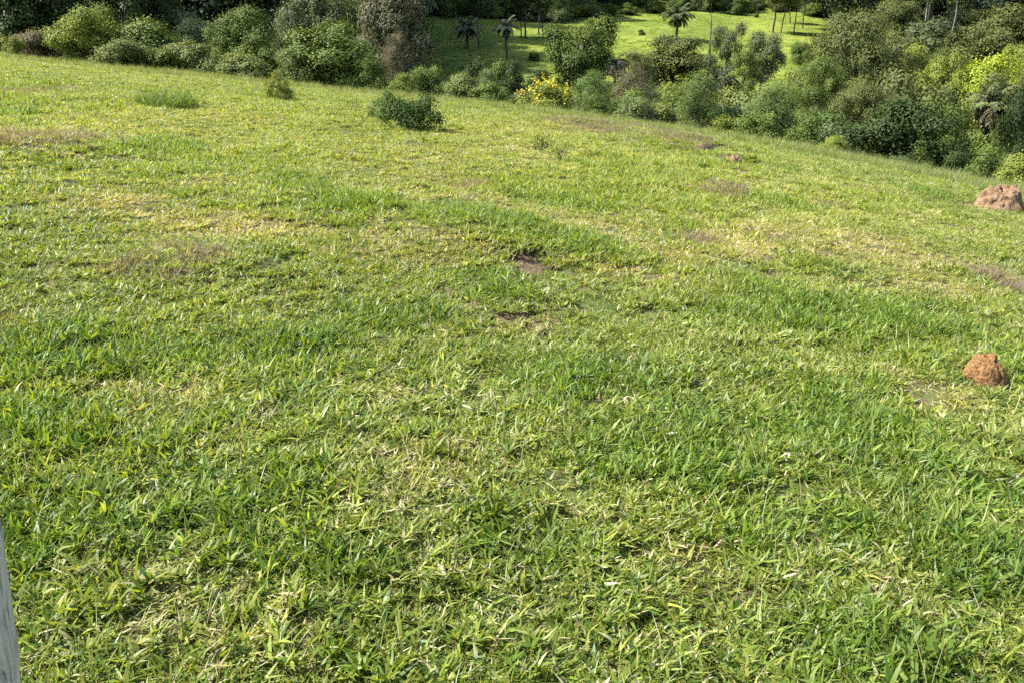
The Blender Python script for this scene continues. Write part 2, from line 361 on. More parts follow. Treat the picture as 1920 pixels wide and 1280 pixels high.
pz = H(px, py); dd = np.sqrt(px*px+py*py)
grow = 1+.45*sstep(6, 30, dd)
def put_grass(name, protos, sel, hs, label, tintf):
    k = int(sel.sum()); s = grow[sel]*rg.uniform(.75, 1.25, k); ht = s*rg.uniform(.7, 1.2, k)*hs[sel]
    rot = np.stack([rg.normal(0, .10, k), rg.normal(0, .10, k), rg.uniform(0, 6.283, k)], 1)
    o = gn_scatter(name, protos, np.stack([px[sel], py[sel], pz[sel]], 1), rot, np.stack([s, s, ht], 1), tintf(sel, k), rg)
    return tag(o, label, 'grass', None, 'stuff')
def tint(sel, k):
    w = np.clip(m_p[sel]*.85+.5*(n3[sel]-.5)+.25*sstep(8, 28, dd[sel]), 0, 1)[:, None]; b = (rg.uniform(.85, 1.18, k)*(.88+.3*n1[sel]))[:, None]*(1+np.array([.03, .03, .0])*(1-sstep(4, 9, dd[sel]))[:, None])  # paler up the slope: more straw, plus grazing backlight put into the tint
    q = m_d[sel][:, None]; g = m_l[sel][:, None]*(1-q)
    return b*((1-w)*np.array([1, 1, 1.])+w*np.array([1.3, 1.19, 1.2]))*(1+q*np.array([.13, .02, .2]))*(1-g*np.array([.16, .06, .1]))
hs0 = .72+.6*np.clip(n1-.35, 0, .5)+.16*m_l
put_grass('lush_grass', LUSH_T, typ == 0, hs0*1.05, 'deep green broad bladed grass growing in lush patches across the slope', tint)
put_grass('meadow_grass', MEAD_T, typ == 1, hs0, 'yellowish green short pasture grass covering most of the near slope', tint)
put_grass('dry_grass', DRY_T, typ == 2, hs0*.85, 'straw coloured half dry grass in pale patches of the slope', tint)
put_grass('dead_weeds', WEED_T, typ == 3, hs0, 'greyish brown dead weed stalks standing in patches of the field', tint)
# taller grass along the far edge of the field
k = 5200; ex = rg.uniform(-.68, .74, k); yc = np.polyval(PY, np.clip(ex, -.72, .72)); ey = yc*rg.uniform(.84, 1.12, k); exx = ex*ey
sel = fbm(exx*.25, ey*.25, 91, 3) > .42; exx, ey = exx[sel], ey[sel]; k = len(ey); s = rg.uniform(1.0, 1.7, k)
o = gn_scatter('seeding_grass', TALL_T, np.stack([exx, ey, H(exx, ey)], 1), np.stack([rg.normal(0, .1, k), rg.normal(0, .1, k), rg.uniform(0, 6.28, k)], 1),
    np.stack([s, s, s*rg.uniform(.6, 1.1, k)], 1), rg.uniform(.7, 1.05, (k, 1))*np.array([.85, .95, .8]), rg)
tag(o, 'taller seeding grass along the far edge of the field', 'grass', None, 'stuff')
# rough sward of the pasture on the opposite slope
k = 22000; fy = rg.uniform(66, 195, k); fx = rg.uniform(-.3, .75, k)*fy; s = rg.uniform(2.5, 5.0, k)*(.6+.8*fbm(fx*.12, fy*.12, 63, 3))
o = gn_scatter('pasture_grass', MEAD_T[:5], np.stack([fx, fy, H(fx, fy)-.05], 1), np.stack([0*s, 0*s, rg.uniform(0, 6.28, k)], 1), np.stack([s, s, s*.42], 1),
    (rg.uniform(.9, 1.1, k)*(.7+.6*fbm(fx*.06, fy*.06, 67, 4)))[:, None]*np.array([1.12, 1.14, .95]), rg)
tag(o, 'bright green pasture grass on the opposite hillside', 'grass', None, 'stuff')
# ------------------------------------------------------------------ plants: archetypes
def crown_quads(qb, lobes, ntw, nlf, Ls, Ws, rg, droop=.3, flat=0, gapf=1.2, gapt=.36, inner=.06, upb=.85, mat=0):
    for c, rad in lobes:
        c = np.array(c, float); rad = np.array(rad, float); vol = (rad[0]*rad[1]*rad[2])**(2/3)
        n = max(int(ntw*3.3*vol), 6)
        d = unit(rg.normal(0, 1, (n, 3))+np.array([0, 0, upb])); rr = np.where(rg.uniform(0, 1, n) < inner, rg.uniform(.25, .7, n), rg.uniform(.72, 1.06, n)); rr = np.where(rg.uniform(0, 1, n) < .12, rr*rg.uniform(1.1, 1.5, n), rr)
        p = c+d*rad*rr[:, None]
        g = fbm(p[:, 0]*gapf+p[:, 2]*.7*gapf, p[:, 1]*gapf-p[:, 2]*.6*gapf, int(rg.integers(1, 99)), 2)
        ok = g > gapt; p, d = p[ok], d[ok]; n = len(p)
        if n == 0: continue
        tw = rg.uniform(0, 1, n); lt = rg.uniform(0, 1)
        P = np.repeat(p, nlf, 0)+rg.normal(0, 1, (n*nlf, 3))*Ls[1]*.75; D = np.repeat(d, nlf, 0)
        m = len(P); V, Q = leaf_quads(P, D, rg.uniform(*Ls, m)*.78, rg.uniform(*Ws, m)*.98, rg, droop, flat)
        qb.add(V, Q, mat, np.clip(.5*lt+.3*np.repeat(tw, nlf)+.2*rg.uniform(0, 1, m), 0, 1))
def bend(a, b, rg, k=5, amp=.08, sag=0.0):
    a, b = np.array(a, float), np.array(b, float); t = np.linspace(0, 1, k)[:, None]; L = np.linalg.norm(b-a)
    off = rg.normal(0, amp*L, (k, 3))*np.sin(np.pi*t); p = a+(b-a)*t+off; p[:, 2] += sag*L*np.sin(np.pi*t[:, 0]); return p
def make_plant(kind, seed):
    """-> (crown mesh, wood mesh, height, width)"""
    rg = np.random.default_rng(seed); cb, wb = QB(), QB(); lobes = []
    u = rg.uniform
    if kind == 'dense':
        Hh, Wd = 9., 8.5; tw, nl, Ls, Ws, dr, fl, gt = 30, 10, (.2, .36), (.06, .11), .3, 0, .38
        for i in range(17):
            a = i*2.4+u(-.4, .4); zz = (i+.5)/17; rr = 3.1*math.sqrt(max(0, 1-((zz-.38)/.72)**2))*u(.55, 1.25); s = u(.75, 1.75)
            lobes.append(((rr*math.cos(a), rr*math.sin(a), 2.4+5.4*zz), (s*1.1, s*1.1, s*.85)))
        lobes.append(((0, 0, 5), (1.9, 1.9, 2.2))); fork, tr = 2.3, .24
    elif kind == 'low':
        Hh, Wd = 6., 6.4; tw, nl, Ls, Ws, dr, fl, gt = 40, 10, (.17, .31), (.05, .09), .3, 0, .38
        for i in range(20):
            a = i*2.4+u(-.4, .4); zz = (i+.5)/20; rr = 2.5*math.sqrt(max(.03, 1-((zz-.25)/.8)**2))*u(.55, 1.25); s = u(.5, 1.25)
            lobes.append(((rr*math.cos(a), rr*math.sin(a), max(.5, .7+4.4*zz+u(-.5, .5))), (s*1.2, s*1.2, s*.68)))
        lobes.append(((0, 0, 2.5), (1.3, 1.3, 1.7))); fork, tr = .8, .18
    elif kind == 'feather':
        Hh, Wd = 10., 12.; tw, nl, Ls, Ws, dr, fl, gt = 30, 14, (.16, .3), (.035, .06), .12, .5, .44
        for i in range(24):
            a = i*2.4+u(-.3, .3); zz = (i+.5)/24; rr = 5.0*math.sqrt(max(.04, 1-zz**1.6))*u(.55, 1.05); s = u(1.2, 2.1)
            lobes.append(((rr*math.cos(a), rr*math.sin(a), 3.0+6.3*zz+u(-.3, .3)), (s*1.15, s*1.15, s*.42)))
        lobes.append(((0, 0, 5.5), (2.8, 2.8, 2.4))); fork, tr = 2.4, .26
    elif kind == 'shrub':
        Hh, Wd = 4., 5.; tw, nl, Ls, Ws, dr, fl, gt = 48, 9, (.16, .3), (.045, .085), .25, 0, .33
        for i in range(14):
            a = i*2.4+u(-.4, .4); zz = (i+.3)/14; rr = 1.75*math.sqrt(max(0.02, 1-zz**1.8))*u(.5, 1.25); s = u(.42, 1.1)
            lobes.append(((rr*math.cos(a), rr*math.sin(a), max(.35, .45+2.8*zz+u(-.45, .45))), (s*1.1, s*1.1, s*.8)))
        lobes.append(((0, 0, 1.4), (1.1, 1.1, 1.2))); fork, tr = .35, .10
    elif kind == 'umbrella':
        Hh, Wd = 9., 8.; tw, nl, Ls, Ws, dr, fl, gt = 52, 12, (.18, .32), (.045, .08), .25, .4, .33
        for i in range(28):
            a = i*2.4+u(-.3, .3); zz = (i+.5)/28; rr = (.7+3.0*min(zz, .75))*u(.55, 1.08); s = u(.65, 1.2)
            lobes.append(((rr*math.cos(a), rr*math.sin(a), 3.3+5.1*zz+u(-.4, .3)), (s*1.2, s*1.2, s*.62)))
        fork, tr = 2.6, .3
    elif kind == 'open':
        Hh, Wd = 8.5, 7.5; tw, nl, Ls, Ws, dr, fl, gt = 42, 11, (.17, .32), (.05, .09), .2, 0, .4
        for i in range(13):
            a = i*2.4+u(-.4, .4); zz = (i+.5)/13; rr = 2.9*(1-.35*zz)*u(.45, 1.1); s = u(.65, 1.15)
            lobes.append(((rr*math.cos(a), rr*math.sin(a), 2.6+5.2*zz), (s*1.15, s*1.15, s*.8)))
        fork, tr = 1.6, .2
    elif kind == 'wispy':
        Hh, Wd = 6., 5.; tw, nl, Ls, Ws, dr, fl, gt = 30, 12, (.1, .2), (.018, .032), .15, 0, .36
        for i in range(14):
            a = i*2.4+u(-.4, .4); zz = (i+.4)/14; rr = 1.7*math.sqrt(max(.05, 1-zz**2))*u(.5, 1.05); s = u(.75, 1.15)
            lobes.append(((rr*math.cos(a), rr*math.sin(a), .9+4.3*zz), (s, s, s*1.1)))
        lobes.append(((0, 0, 2.8), (1.3, 1.3, 2.0))); fork, tr = .7, .12
    elif kind == 'slim':
        Hh, Wd = 16., 5.; tw, nl, Ls, Ws, dr, fl, gt = 24, 10, (.22, .4), (.04, .07), .5, 0, .38
        for i in range(13):
            a = i*2.4+u(-.4, .4); zz = (i+.5)/13; rr = 1.7*(1-.5*zz)*u(.3, 1.1); s = u(.7, 1.2)
            lobes.append(((rr*math.cos(a), rr*math.sin(a), 8.4+7.0*zz), (s*1.1, s*1.1, s*.9)))
        fork, tr = 7.5, .13
    elif kind == 'sprig':
        Hh, Wd = .34, .6; tw, nl, Ls, Ws, dr, fl, gt = 420, 4, (.045, .085), (.010, .018), .3, .2, .2
        for i in range(9): a = i*2.4+u(-.4, .4); rr = u(.03, .26); lobes.append(((rr*math.cos(a), rr*math.sin(a), u(.12, .29)), (u(.05, .09),)*3))
        fork, tr = .02, .006
    elif kind == 'bush':      # the leafy bushes standing in the open field
        Hh, Wd = 1.15, 2.2; tw, nl, Ls, Ws, dr, fl, gt = 280, 9, (.06, .13), (.018, .034), .05, 0, .36
        for i in range(15):
            a = i*2.4+u(-.4, .4); zz = (i+.3)/15; rr = .85*math.sqrt(max(.02, 1-zz**1.7))*u(.45, 1.3); s = u(.12, .32)
            lobes.append(((rr*math.cos(a), rr*math.sin(a), .12+.78*zz*u(.75, 1.2)), (s, s, s)))
        lobes.append(((0, 0, .45), (.5, .5, .4))); fork, tr = .1, .03
    crown_quads(cb, lobes, tw, nl, Ls, Ws, rg, dr, fl, {'bush': 4, 'sprig': 12}.get(kind, 1.3), gt)
    top = max(l[0][2] for l in lobes)*.9
    sw = .012 if kind == 'slim' else .05; sway = np.array([u(-sw, sw)*Hh, u(-sw, sw)*Hh, 0])
    if kind in ('slim', 'umbrella', 'feather', 'dense', 'open', 'low'):
        p = bend((0, 0, -.5), np.array([0, 0, top])+sway, rg, 7, .004 if kind == 'slim' else .02); wb.add(*tube(p, np.linspace(tr*1.15, tr*.25, 7), 7))
        def on_trunk(z): return p[np.argmin(np.abs(p[:, 2]-z))]
        for c, rad in lobes:
            if c[0]**2+c[1]**2 < .4: continue
            z0 = max(fork*.9, c[2]-.55*math.hypot(c[0], c[1])-u(0, .6)); b = on_trunk(z0)*[1, 1, 0]+[0, 0, z0]
            wb.add(*tube(bend(b, c, rg, 5, .06, .06), np.linspace(tr*.42, tr*.08, 5), 5))
    else:
        for c, rad in lobes:
            b = np.array([u(-.12, .12)*Wd*.4, u(-.12, .12)*Wd*.4, -.15*min(1, Hh/3)])
            wb.add(*tube(bend(b, c, rg, 5, .07, .04), np.linspace(tr*.7, tr*.12, 5), 5))
    return cb.mesh(kind+'_crown', [M_LEAF]), wb.mesh(kind+'_wood', [M_BARK], True), Hh, Wd, cb, wb
ARC = {}
for kind, seeds in {'dense': 4, 'low': 4, 'feather': 3, 'shrub': 5, 'umbrella': 2, 'open': 3, 'wispy': 2, 'slim': 3, 'bush': 2, 'sprig': 2}.items():
    ARC[kind] = [make_plant(kind, 1000+37*j+len(kind)*5) for j in range(seeds)]
COUNT = {}
def plant(kind, u, vtop, Yd, wpx, tint, name, label, cat='tree', group=None, var=None, rz=None, vbase=None, lean=(0, 0), pale=False):
    """a tree or shrub whose top is seen at (u, vtop) and that stands Yd metres away"""
    x, zt, t = at_dist(u, vtop, Yd)
    if vbase is not None:                                   # foot in view: stand it where the foot is seen
        x, Yd, t = ground_at(u, vbase); zt = at_dist(u, vtop, Yd)[1]
    zb = float(H(x, Yd)); h = zt-zb; w = wpx*t/F
    k = COUNT.get(kind, 0); COUNT[kind] = k+1
    cm, wm, Hh, Wd, _, _ = ARC[kind][k % len(ARC[kind]) if var is None else var]
    root = link(name, None); root.empty_display_size = .3
    root.location = (x, Yd, zb-.02); ln = .09*math.sin(u*.37) if h > 1.2 else 0; root.rotation_euler = (lean[0]+.5*ln, lean[1]+ln, k*2.17 if rz is None else rz)
    root.scale = (w/Wd, w/Wd, max(h, .3)/Hh)
    shr = kind in ('shrub', 'wispy', 'bush', 'sprig')
    c = link('foliage' if shr else 'crown', cm, root); c.color = (tint[0]*1.07, tint[1], tint[2]*.78, 1)
    b = link('stems' if shr else 'trunk', wm, root)
    if pale: b.material_slots[0].link = 'OBJECT'; b.material_slots[0].material = M_BARK_PALE
    tag(root, label, cat, group)
    if not (0.6 < (h/max(w, .01)) < 6) or h < .3: print('check', name, u, 'h %.1f w %.1f' % (h, w))
    return root
# colours of the leaves
DK, MD, LT, OL, BL, GYB, LIME, SG = (.034, .058, .02), (.084, .126, .032), (.145, .188, .042), (.082, .102, .038), (.084, .11, .06), (.1, .097, .066), (.215, .28, .036), (.12, .155, .057)
YL = (.15, .182, .04)

# ------------------------------------------------------------------ trees and shrubs, belt along the left edge of the field
GB = 'trees and shrubs along the far edge of the field'
for a in [
 ('dense', 20, -60, 56, 190, DK, 'dark_tree', 'dark leafy tree at the left border, its top cut off by the frame'),
 ('dense', 110, -45, 62, 200, DK, 'dark_tree', 'dark tree behind the yellowish green rounded tree at far left'),
 ('shrub', 60, 52, 52, 110, GYB, 'brown_shrub', 'brownish thin shrub between the dark corner and the rounded yellowish green tree'),
 ('shrub', 18, 66, 49.5, 50, YL, 'yellow_green_shrub', 'small yellowish shrub at the left border by the field edge'),
 ('low', 142, 14, 51, 125, LT, 'rounded_tree', 'yellowish green rounded tree, tallest of the lit ones at far left'),
 ('shrub', 205, 22, 54, 110, LT, 'light_green_shrub', 'light green shrub in front of the slanting dark trunks'),
 ('shrub', 262, 38, 53, 150, MD, 'leafy_shrub', 'wide leafy green shrub just right of the slanting dark trunks'),
 ('shrub', 225, 72, 49.5, 110, SG, 'low_shrub', 'low pale shrub at the foot of the wide leafy shrub'),
 ('low', 345, 18, 60, 130, BL, 'blue_green_tree', 'bluish green tree with glossy leaves behind the pale rounded shrub'),
 ('shrub', 362, 70, 50, 105, SG, 'pale_rounded_shrub', 'pale green rounded shrub with dark hollow on its right'),
 ('shrub', 300, 88, 49.5, 80, MD, 'low_shrub', 'low dull green shrub left of the pale rounded shrub'),
 ('low', 462, 24, 54, 125, MD, 'layered_tree', 'bright topped tree with layered foliage left of the big dark rounded tree'),
 ('low', 410, 44, 53, 80, MD, 'small_tree', 'small tree with dark hollow under its crown, left of the layered tree'),
 ('shrub', 480, 72, 51, 110, MD, 'dark_green_shrub', 'dark green shrub beneath the layered tree'),
 ('shrub', 452, 102, 48.5, 120, SG, 'field_edge_shrub', 'low spreading shrub at the field edge beneath the layered tree'),
 ('low', 545, 20, 61, 70, BL, 'grey_leaved_tree', 'small grey leaved tree peeking between layered tree and big dark tree'),
 ('low', 612, 36, 49, 185, MD, 'big_dark_tree', 'big rounded tree with near black shaded side at the field edge'),
 ('shrub', 556, 84, 47.5, 75, SG, 'side_shrub', 'pale shrub against the left flank of the big rounded tree'),
 ('shrub', 690, 96, 46.5, 70, MD, 'green_shrub', 'green upright shrub against the right flank of the big rounded tree'),
 ('dense', 600, -26, 66, 150, BL, 'tall_pale_tree', 'tall bluish green tree rising behind the big rounded tree'),
 ('dense', 655, -30, 69, 110, SG, 'tall_pale_tree', 'tall pale tree behind the big rounded tree, beside the grey brown one'),
 ('dense', 728, -40, 62, 160, (.09, .096, .062), 'grey_green_tree', 'tall dull grey green tree left of the shaded pasture'),
 ('wispy', 738, 62, 53, 95, GYB, 'grey_brown_shrub', 'grey brown thin leaved shrub at the foot of the tall grey green tree'),
 ('shrub', 800, 122, 50, 80, MD, 'dark_tipped_shrub', 'leafy shrub with dark tips right of the grey brown shrub'),
 ('shrub', 750, 142, 46, 70, LT, 'low_green_shrub', 'low light green shrub at the field edge under the grey brown shrub'),
 ('shrub', 872, 138, 49, 80, SG, 'pale_shrub', 'pale green rounded shrub at the field edge in the middle of the row'),
 ('shrub', 922, 152, 47, 85, MD, 'bright_shrub', 'bright leafy shrub at the field edge left of the yellow flowers'),
 ('shrub', 886, 106, 66, 70, DK, 'dark_shrub', 'dark bluish rounded shrub below the two grey palms'),
 ('shrub', 930, 108, 70, 60, MD, 'dull_shrub', 'dull green shrub at the foot of the taller grey palm'),
 ('shrub', 962, 126, 60, 80, DK, 'dark_shrub', 'dark shrub behind the bright shrub, left of the yellow flowers'),
 ('shrub', 1010, 132, 64, 70, DK, 'dark_shrub', 'dark low shrub right behind the yellow flowers'),
 ('shrub', 1055, 138, 66, 44, DK, 'dark_shrub', 'dark shrub between the yellow flowers and the vase shaped tree'),
 ('shrub', 975, 168, 48, 50, BL, 'blue_green_shrub', 'small bluish green shrub touching the yellow flowering shrub'),
 ('umbrella', 1100, 40, 62, 150, (.072, .112, .028), 'vase_shaped_tree', 'tree with arching vase shaped crown and dark trunk beside yellow flowers'),
 ('shrub', 1098, 170, 52, 60, SG, 'pale_shrub', 'pale shrub at the foot of the vase shaped tree'),
 ('shrub', 1122, 182, 47, 60, MD, 'leafy_shrub', 'small leafy shrub at the field edge right of the vase shaped tree'),
 ('wispy', 1183, 124, 58, 115, GYB, 'grey_brown_bush', 'grey brown bushy tree with dark foot at the field edge'),
 ('shrub', 1205, 192, 51, 55, GYB, 'dark_foot_shrub', 'dark shrub at the foot of the grey brown bushy tree'),
 ('low', 1266, 72, 92, 140, OL, 'dome_tree', 'broad dome shaped olive tree below the lone palm'),
 ('open', 1200, 98, 84, 80, OL, 'dark_tree', 'dark tree left of the broad dome shaped tree'),
 ('shrub', 1250, 150, 66, 90, LT, 'light_shrub', 'light green shrub above the dark glossy bush'),
 ('shrub', 1294, 158, 55, 95, MD, 'dark_glossy_bush', 'glossy dark green bush with black shaded right side'),
 ('shrub', 1238, 190, 49, 90, SG, 'bright_bush', 'bright leafy bush at the field edge right of the grey brown tree'),
 ('shrub', 1308, 204, 46.5, 85, SG, 'bright_bush', 'bright leafy bush at the field edge below the dark glossy bush'),
 ('open', 1368, 42, 88, 85, BL, 'two_tier_tree', 'thin stemmed tree with bluish clumps right of the lone palm'),
 ('open', 1436, 56, 86, 105, BL, 'forked_tree', 'tree with visible forked trunk and bluish clumps before bright pasture'),
 ('open', 1395, 95, 82, 75, MD, 'small_open_tree', 'small open tree between the two bluish clumped trees'),
 ('shrub', 1370, 168, 58, 120, SG, 'silvery_shrub', 'silvery green shrub right of the dark glossy bush'),
 ('shrub', 1438, 158, 56, 120, SG, 'silvery_shrub', 'silvery green shrub left of the huge feathery tree'),
 ('shrub', 1360, 210, 45, 90, LT, 'low_bush', 'light green low bush at field edge below the silvery shrubs'),
 ('shrub', 1425, 208, 44, 100, MD, 'low_bush', 'mid green low bush at field edge with dark gap on its right'),
 ('feather', 1622, 22, 66, 240, OL, 'feathery_tree', 'huge feathery olive tree with layered crown, tallest right of the pasture'),
 ('feather', 1548, 112, 58, 180, MD, 'feathery_tree', 'feathery green tree in front of the huge layered one, left side'),
 ('feather', 1625, 150, 54, 170, OL, 'feathery_tree', 'feathery olive tree in front of the huge layered one, lower right side'),
 ('shrub', 1512, 222, 42, 100, MD, 'low_bush', 'mid green bush at the field edge below the feathery trees'),
 ('shrub', 1568, 256, 37, 60, LT, 'low_bush', 'small yellowish green bush at the field edge below the feathery trees'),
 ('low', 1695, 190, 48, 190, DK, 'dark_leafed_tree', 'dark leafed dense tree reaching down to the field edge at right'),
 ('low', 1760, 188, 51, 130, MD, 'mottled_tree', 'mottled green tree on the right flank of the dark leafed tree'),
 ('low', 1700, 128, 60, 190, OL, 'arched_tree', 'olive tree with arched dark edged crown above the dark leafed tree'),
 ('dense', 1690, 0, 118, 110, OL, 'grey_green_tree', 'grey green rounded tree right of the huge feathery tree at the top'),
 ('low', 1745, 42, 105, 120, BL, 'grey_green_tree', 'grey green rounded tree below the darkest wood at right'),
 ('low', 1715, 88, 84, 95, YL, 'yellowish_tree', 'yellowish green tree above the arched tree'),
 ('low', 1772, 98, 80, 85, LT, 'mid_green_tree', 'bright mid green tree left of the lime green tree'),
 ('dense', 1875, 6, 112, 150, OL, 'olive_dome_tree', 'olive dome shaped tree at the top right corner'),
 ('dense', 1850, 46, 98, 150, OL, 'spreading_tree', 'spreading olive tree directly above the lime green tree'),
 ('low', 1868, 94, 80, 130, LIME, 'lime_tree', 'vivid lime green tree near the right border'),
 ('dense', 1915, 74, 86, 70, LT, 'pale_tree', 'pale green tree cut by the right border beside the lime tree'),
 ('open', 1880, 128, 72, 120, OL, 'dull_tree', 'dull olive tree beneath the lime green tree'),
 ('shrub', 1815, 182, 58, 70, LT, 'yellowish_shrub', 'yellowish green shrub left of the drooping palm at right'),
 ('low', 1912, 190, 52, 70, DK, 'black_green_tree', 'nearly black tree at the right border beside the drooping palm'),
 ('shrub', 1820, 236, 46, 100, MD, 'valley_bush', 'leafy green bush in front of the drooping palm at right'),
 ('shrub', 1795, 278, 38, 70, DK, 'valley_bush', 'dark green bush at the field edge right of the dark leafed tree'),
 ('shrub', 1850, 288, 36, 95, MD, 'valley_bush', 'bright green bush behind the pinkish earth mound'),
 ('shrub', 1905, 292, 34, 80, LT, 'valley_bush', 'light green bush at the right border behind the pinkish earth mound'),
]: plant(*a, cat='shrub' if a[0] == 'shrub' and 'tree' not in a[6] else 'tree', group=GB)
# slanting dark trunks at the upper left
t = plant('open', 208, -95, 58, 150, DK, 'slanting_tree', 'tree with slanting dark trunk showing above the light green shrub', group=GB, var=0)
t.rotation_euler[1] = R(-8)
t = plant('open', 245, -90, 60, 160, DK, 'slanting_tree', 'second dark trunked tree just right of the slanting trunk', group=GB, var=1)
t.rotation_euler[1] = R(9)
# the row of slim trees on the opposite slope
GS = 'slim trees on the opposite pasture'
for u, vb, vt, w, c, lab in [
 (898, 86, -26, 60, DK, 'slim dark trunked tree right of the first grey palm'),
 (985, 72, -39, 70, DK, 'slim tree, leftmost of the four bare trunks in the shaded pasture'),
 (1010, 66, -41, 60, DK, 'slim tree, the thickest of the four bare trunks in the shaded pasture'),
 (1018, 74, -35, 55, DK, 'slim tree, rightmost of the four bare trunks in the shaded pasture'),
 (977, 70, -30, 45, DK, 'slim tree, thinnest of the four bare trunks in the shaded pasture'),
 (1041, 128, 62, 34, DK, 'short bare trunked tree left of the vase shaped tree'),
 (1333, 24, -35, 50, MD, 'slim tree on bright pasture casting a short streak of shadow'),
 (1377, 20, -39, 60, OL, 'slim tree on bright pasture at the top, right of the streak shadow'),
 (1449, 62, -35, 72, OL, 'slim tree with the most foliage of the trunks above the forked tree'),
 (1464, 62, -41, 45, OL, 'slim bare trunk second in the row above the forked tree'),
 (1481, 45, -41, 45, OL, 'slim bare trunk third in the row above the forked tree'),
 (1488, 66, -39, 45, SG, 'slim pale thin trunk fourth in the row above the forked tree'),
 (1505, 54, -39, 50, OL, 'slim bare trunk last in the row above the forked tree'),
 (1540, 16, -48, 50, OL, 'slim tree on the skyline edge above the huge feathery tree'),
]: plant('slim', u, vt, 100, w, c, 'slim_tree', lab, group=GS, vbase=vb)
plant('slim', 1763, -110, 112, 70, DK, 'pale_trunk_tree', 'tree with tall pale trunk before the darkest wood at right', group=GS, pale=True)
plant('slim', 1815, -100, 118, 60, SG, 'pale_trunk_tree', 'tree with short pale trunk at the right end of the darkest wood', group=GS, pale=True)
# bushes on the pasture
for u, vb, vt, w, c, lab in [
 (1070, 34, 8, 50, MD, 'green bush at the upper pasture edge, left of its row'),
 (1105, 33, 4, 50, SG, 'green bush second in the row at the upper pasture edge'),
 (1140, 31, 6, 44, MD, 'green bush third in the row at the upper pasture edge'),
 (1180, 28, 8, 40, MD, 'green bush left of the lone palm at the upper pasture edge'),
 (1225, 24, 2, 46, MD, 'green bush last in the row near the lone palm'),
 (1110, 55, 33, 26, LT, 'pale sapling on bright pasture above the vase shaped tree'),
 (1202, 66, 54, 14, MD, 'tiny dark bush alone on the bright pasture'),
 (1000, 114, 98, 26, MD, 'low dark bush alone on the shaded pasture'),
 (1418, 33, 24, 12, MD, 'tiny bush on the bright pasture above the forked tree'),
 (1530, 30, 6, 60, MD, 'bush at the right end of the bright pasture'),
 (1500, 120, 76, 46, MD, 'bush on the bright strip left of the huge feathery tree'),
]: plant('shrub', u, vt, 100, w, c, 'pasture_bush', lab, 'bush', 'bushes on the opposite pasture', vbase=vb)
# bushes standing in the open field
plant('bush', 774, 178, 20, 124, (.042, .075, .02), 'field_bush', 'dark green leafy bush alone in the middle of the field', 'bush', vbase=243, var=0)
plant('bush', 730, 173, 20, 76, (.07, .115, .024), 'field_bush', 'bright leafy bush hugging the left of the dark bush in mid field', 'bush', vbase=224, var=1)
plant('bush', 518, 138, 20, 58, YL, 'yellowish_field_bush', 'yellowish bush standing upright near the upper field edge', 'bush', vbase=188, var=1)
plant('sprig', 656, 184, 20, 40, LT, 'small_field_bush', 'tiny bush left of the mid field bushes', 'bush', vbase=203, var=0)
x, y, t = ground_at(318, 200); rx = 52*t/F
for nm, du, k, hh, lab in (('grass_clump', 0, 1.0, 1.0, 'dark green clump of tall soft grass on the upper left slope'), ('small_grass_clump', -42, .5, .7, 'smaller tall grass clump beside the dark green one on the upper left slope')):
    o = link(nm, tuft(nm, [(1500, rx*k, (.2*hh, .42*hh), (.006, .011), (5, 50), (10, 70), (G1, G2, G3), (4, 4, 1)), (120, rx*k, (.3*hh, .5*hh), (.003, .005), (5, 40), (0, 50), (YG, ST), (2, 1))], 900+int(k*10), M_GRASS_1))
    xx = x+du*t/F; yy = y+.3*(du != 0); o.location = (xx, yy, float(H(xx, yy))-.02); o.scale = (1, .8, 1); tag(o, lab, 'grass clump')
plant('sprig', 1016, 274, 14, 40, (.07, .09, .025), 'field_weed', 'small dark leafed weed in mid field, upper of two', 'weed', vbase=289, var=1)
plant('sprig', 1050, 287, 14, 36, (.07, .09, .025), 'field_weed', 'small dark leafed weed in mid field, lower right of two', 'weed', vbase=303, var=0)

# ------------------------------------------------------------------ yellow flowering shrub
def petal_material():
    m, t, o = newmat('yellow_petals'); ob = N(t, 'ShaderNodeRGB'); ob.outputs[0].default_value = (.72, .6, .05, 1); leafy(t, o, ob.outputs[0], .35, .6, .2, (1, 1, .6)); return m
rt = plant('shrub', 1022, 150, 46, 112, YL, 'flowering_shrub', 'yellow flowering shrub at the far edge of the field', 'shrub', GB)
rgf = np.random.default_rng(5); fl = QB(); Pf = []
for i in range(24):
    a = rgf.uniform(0, 6.28); rr = 2.5*math.sqrt(rgf.uniform(0, 1)); z = 4.3-.3*rr*rr+rgf.uniform(-.9, .3); p = np.array([rr*math.cos(a), rr*math.sin(a), max(z, 1.4)])
    n = 13; c = p+rgf.normal(0, 1, (n, 3))*np.array([.11, .11, .28]); V, Q = leaf_quads(c, unit(rgf.normal(0, 1, (n, 3))), rgf.uniform(.14, .22, n), rgf.uniform(.05, .08, n), rgf); fl.add(V, Q)
link('blossoms', fl.mesh('blossoms', [petal_material()]), rt)

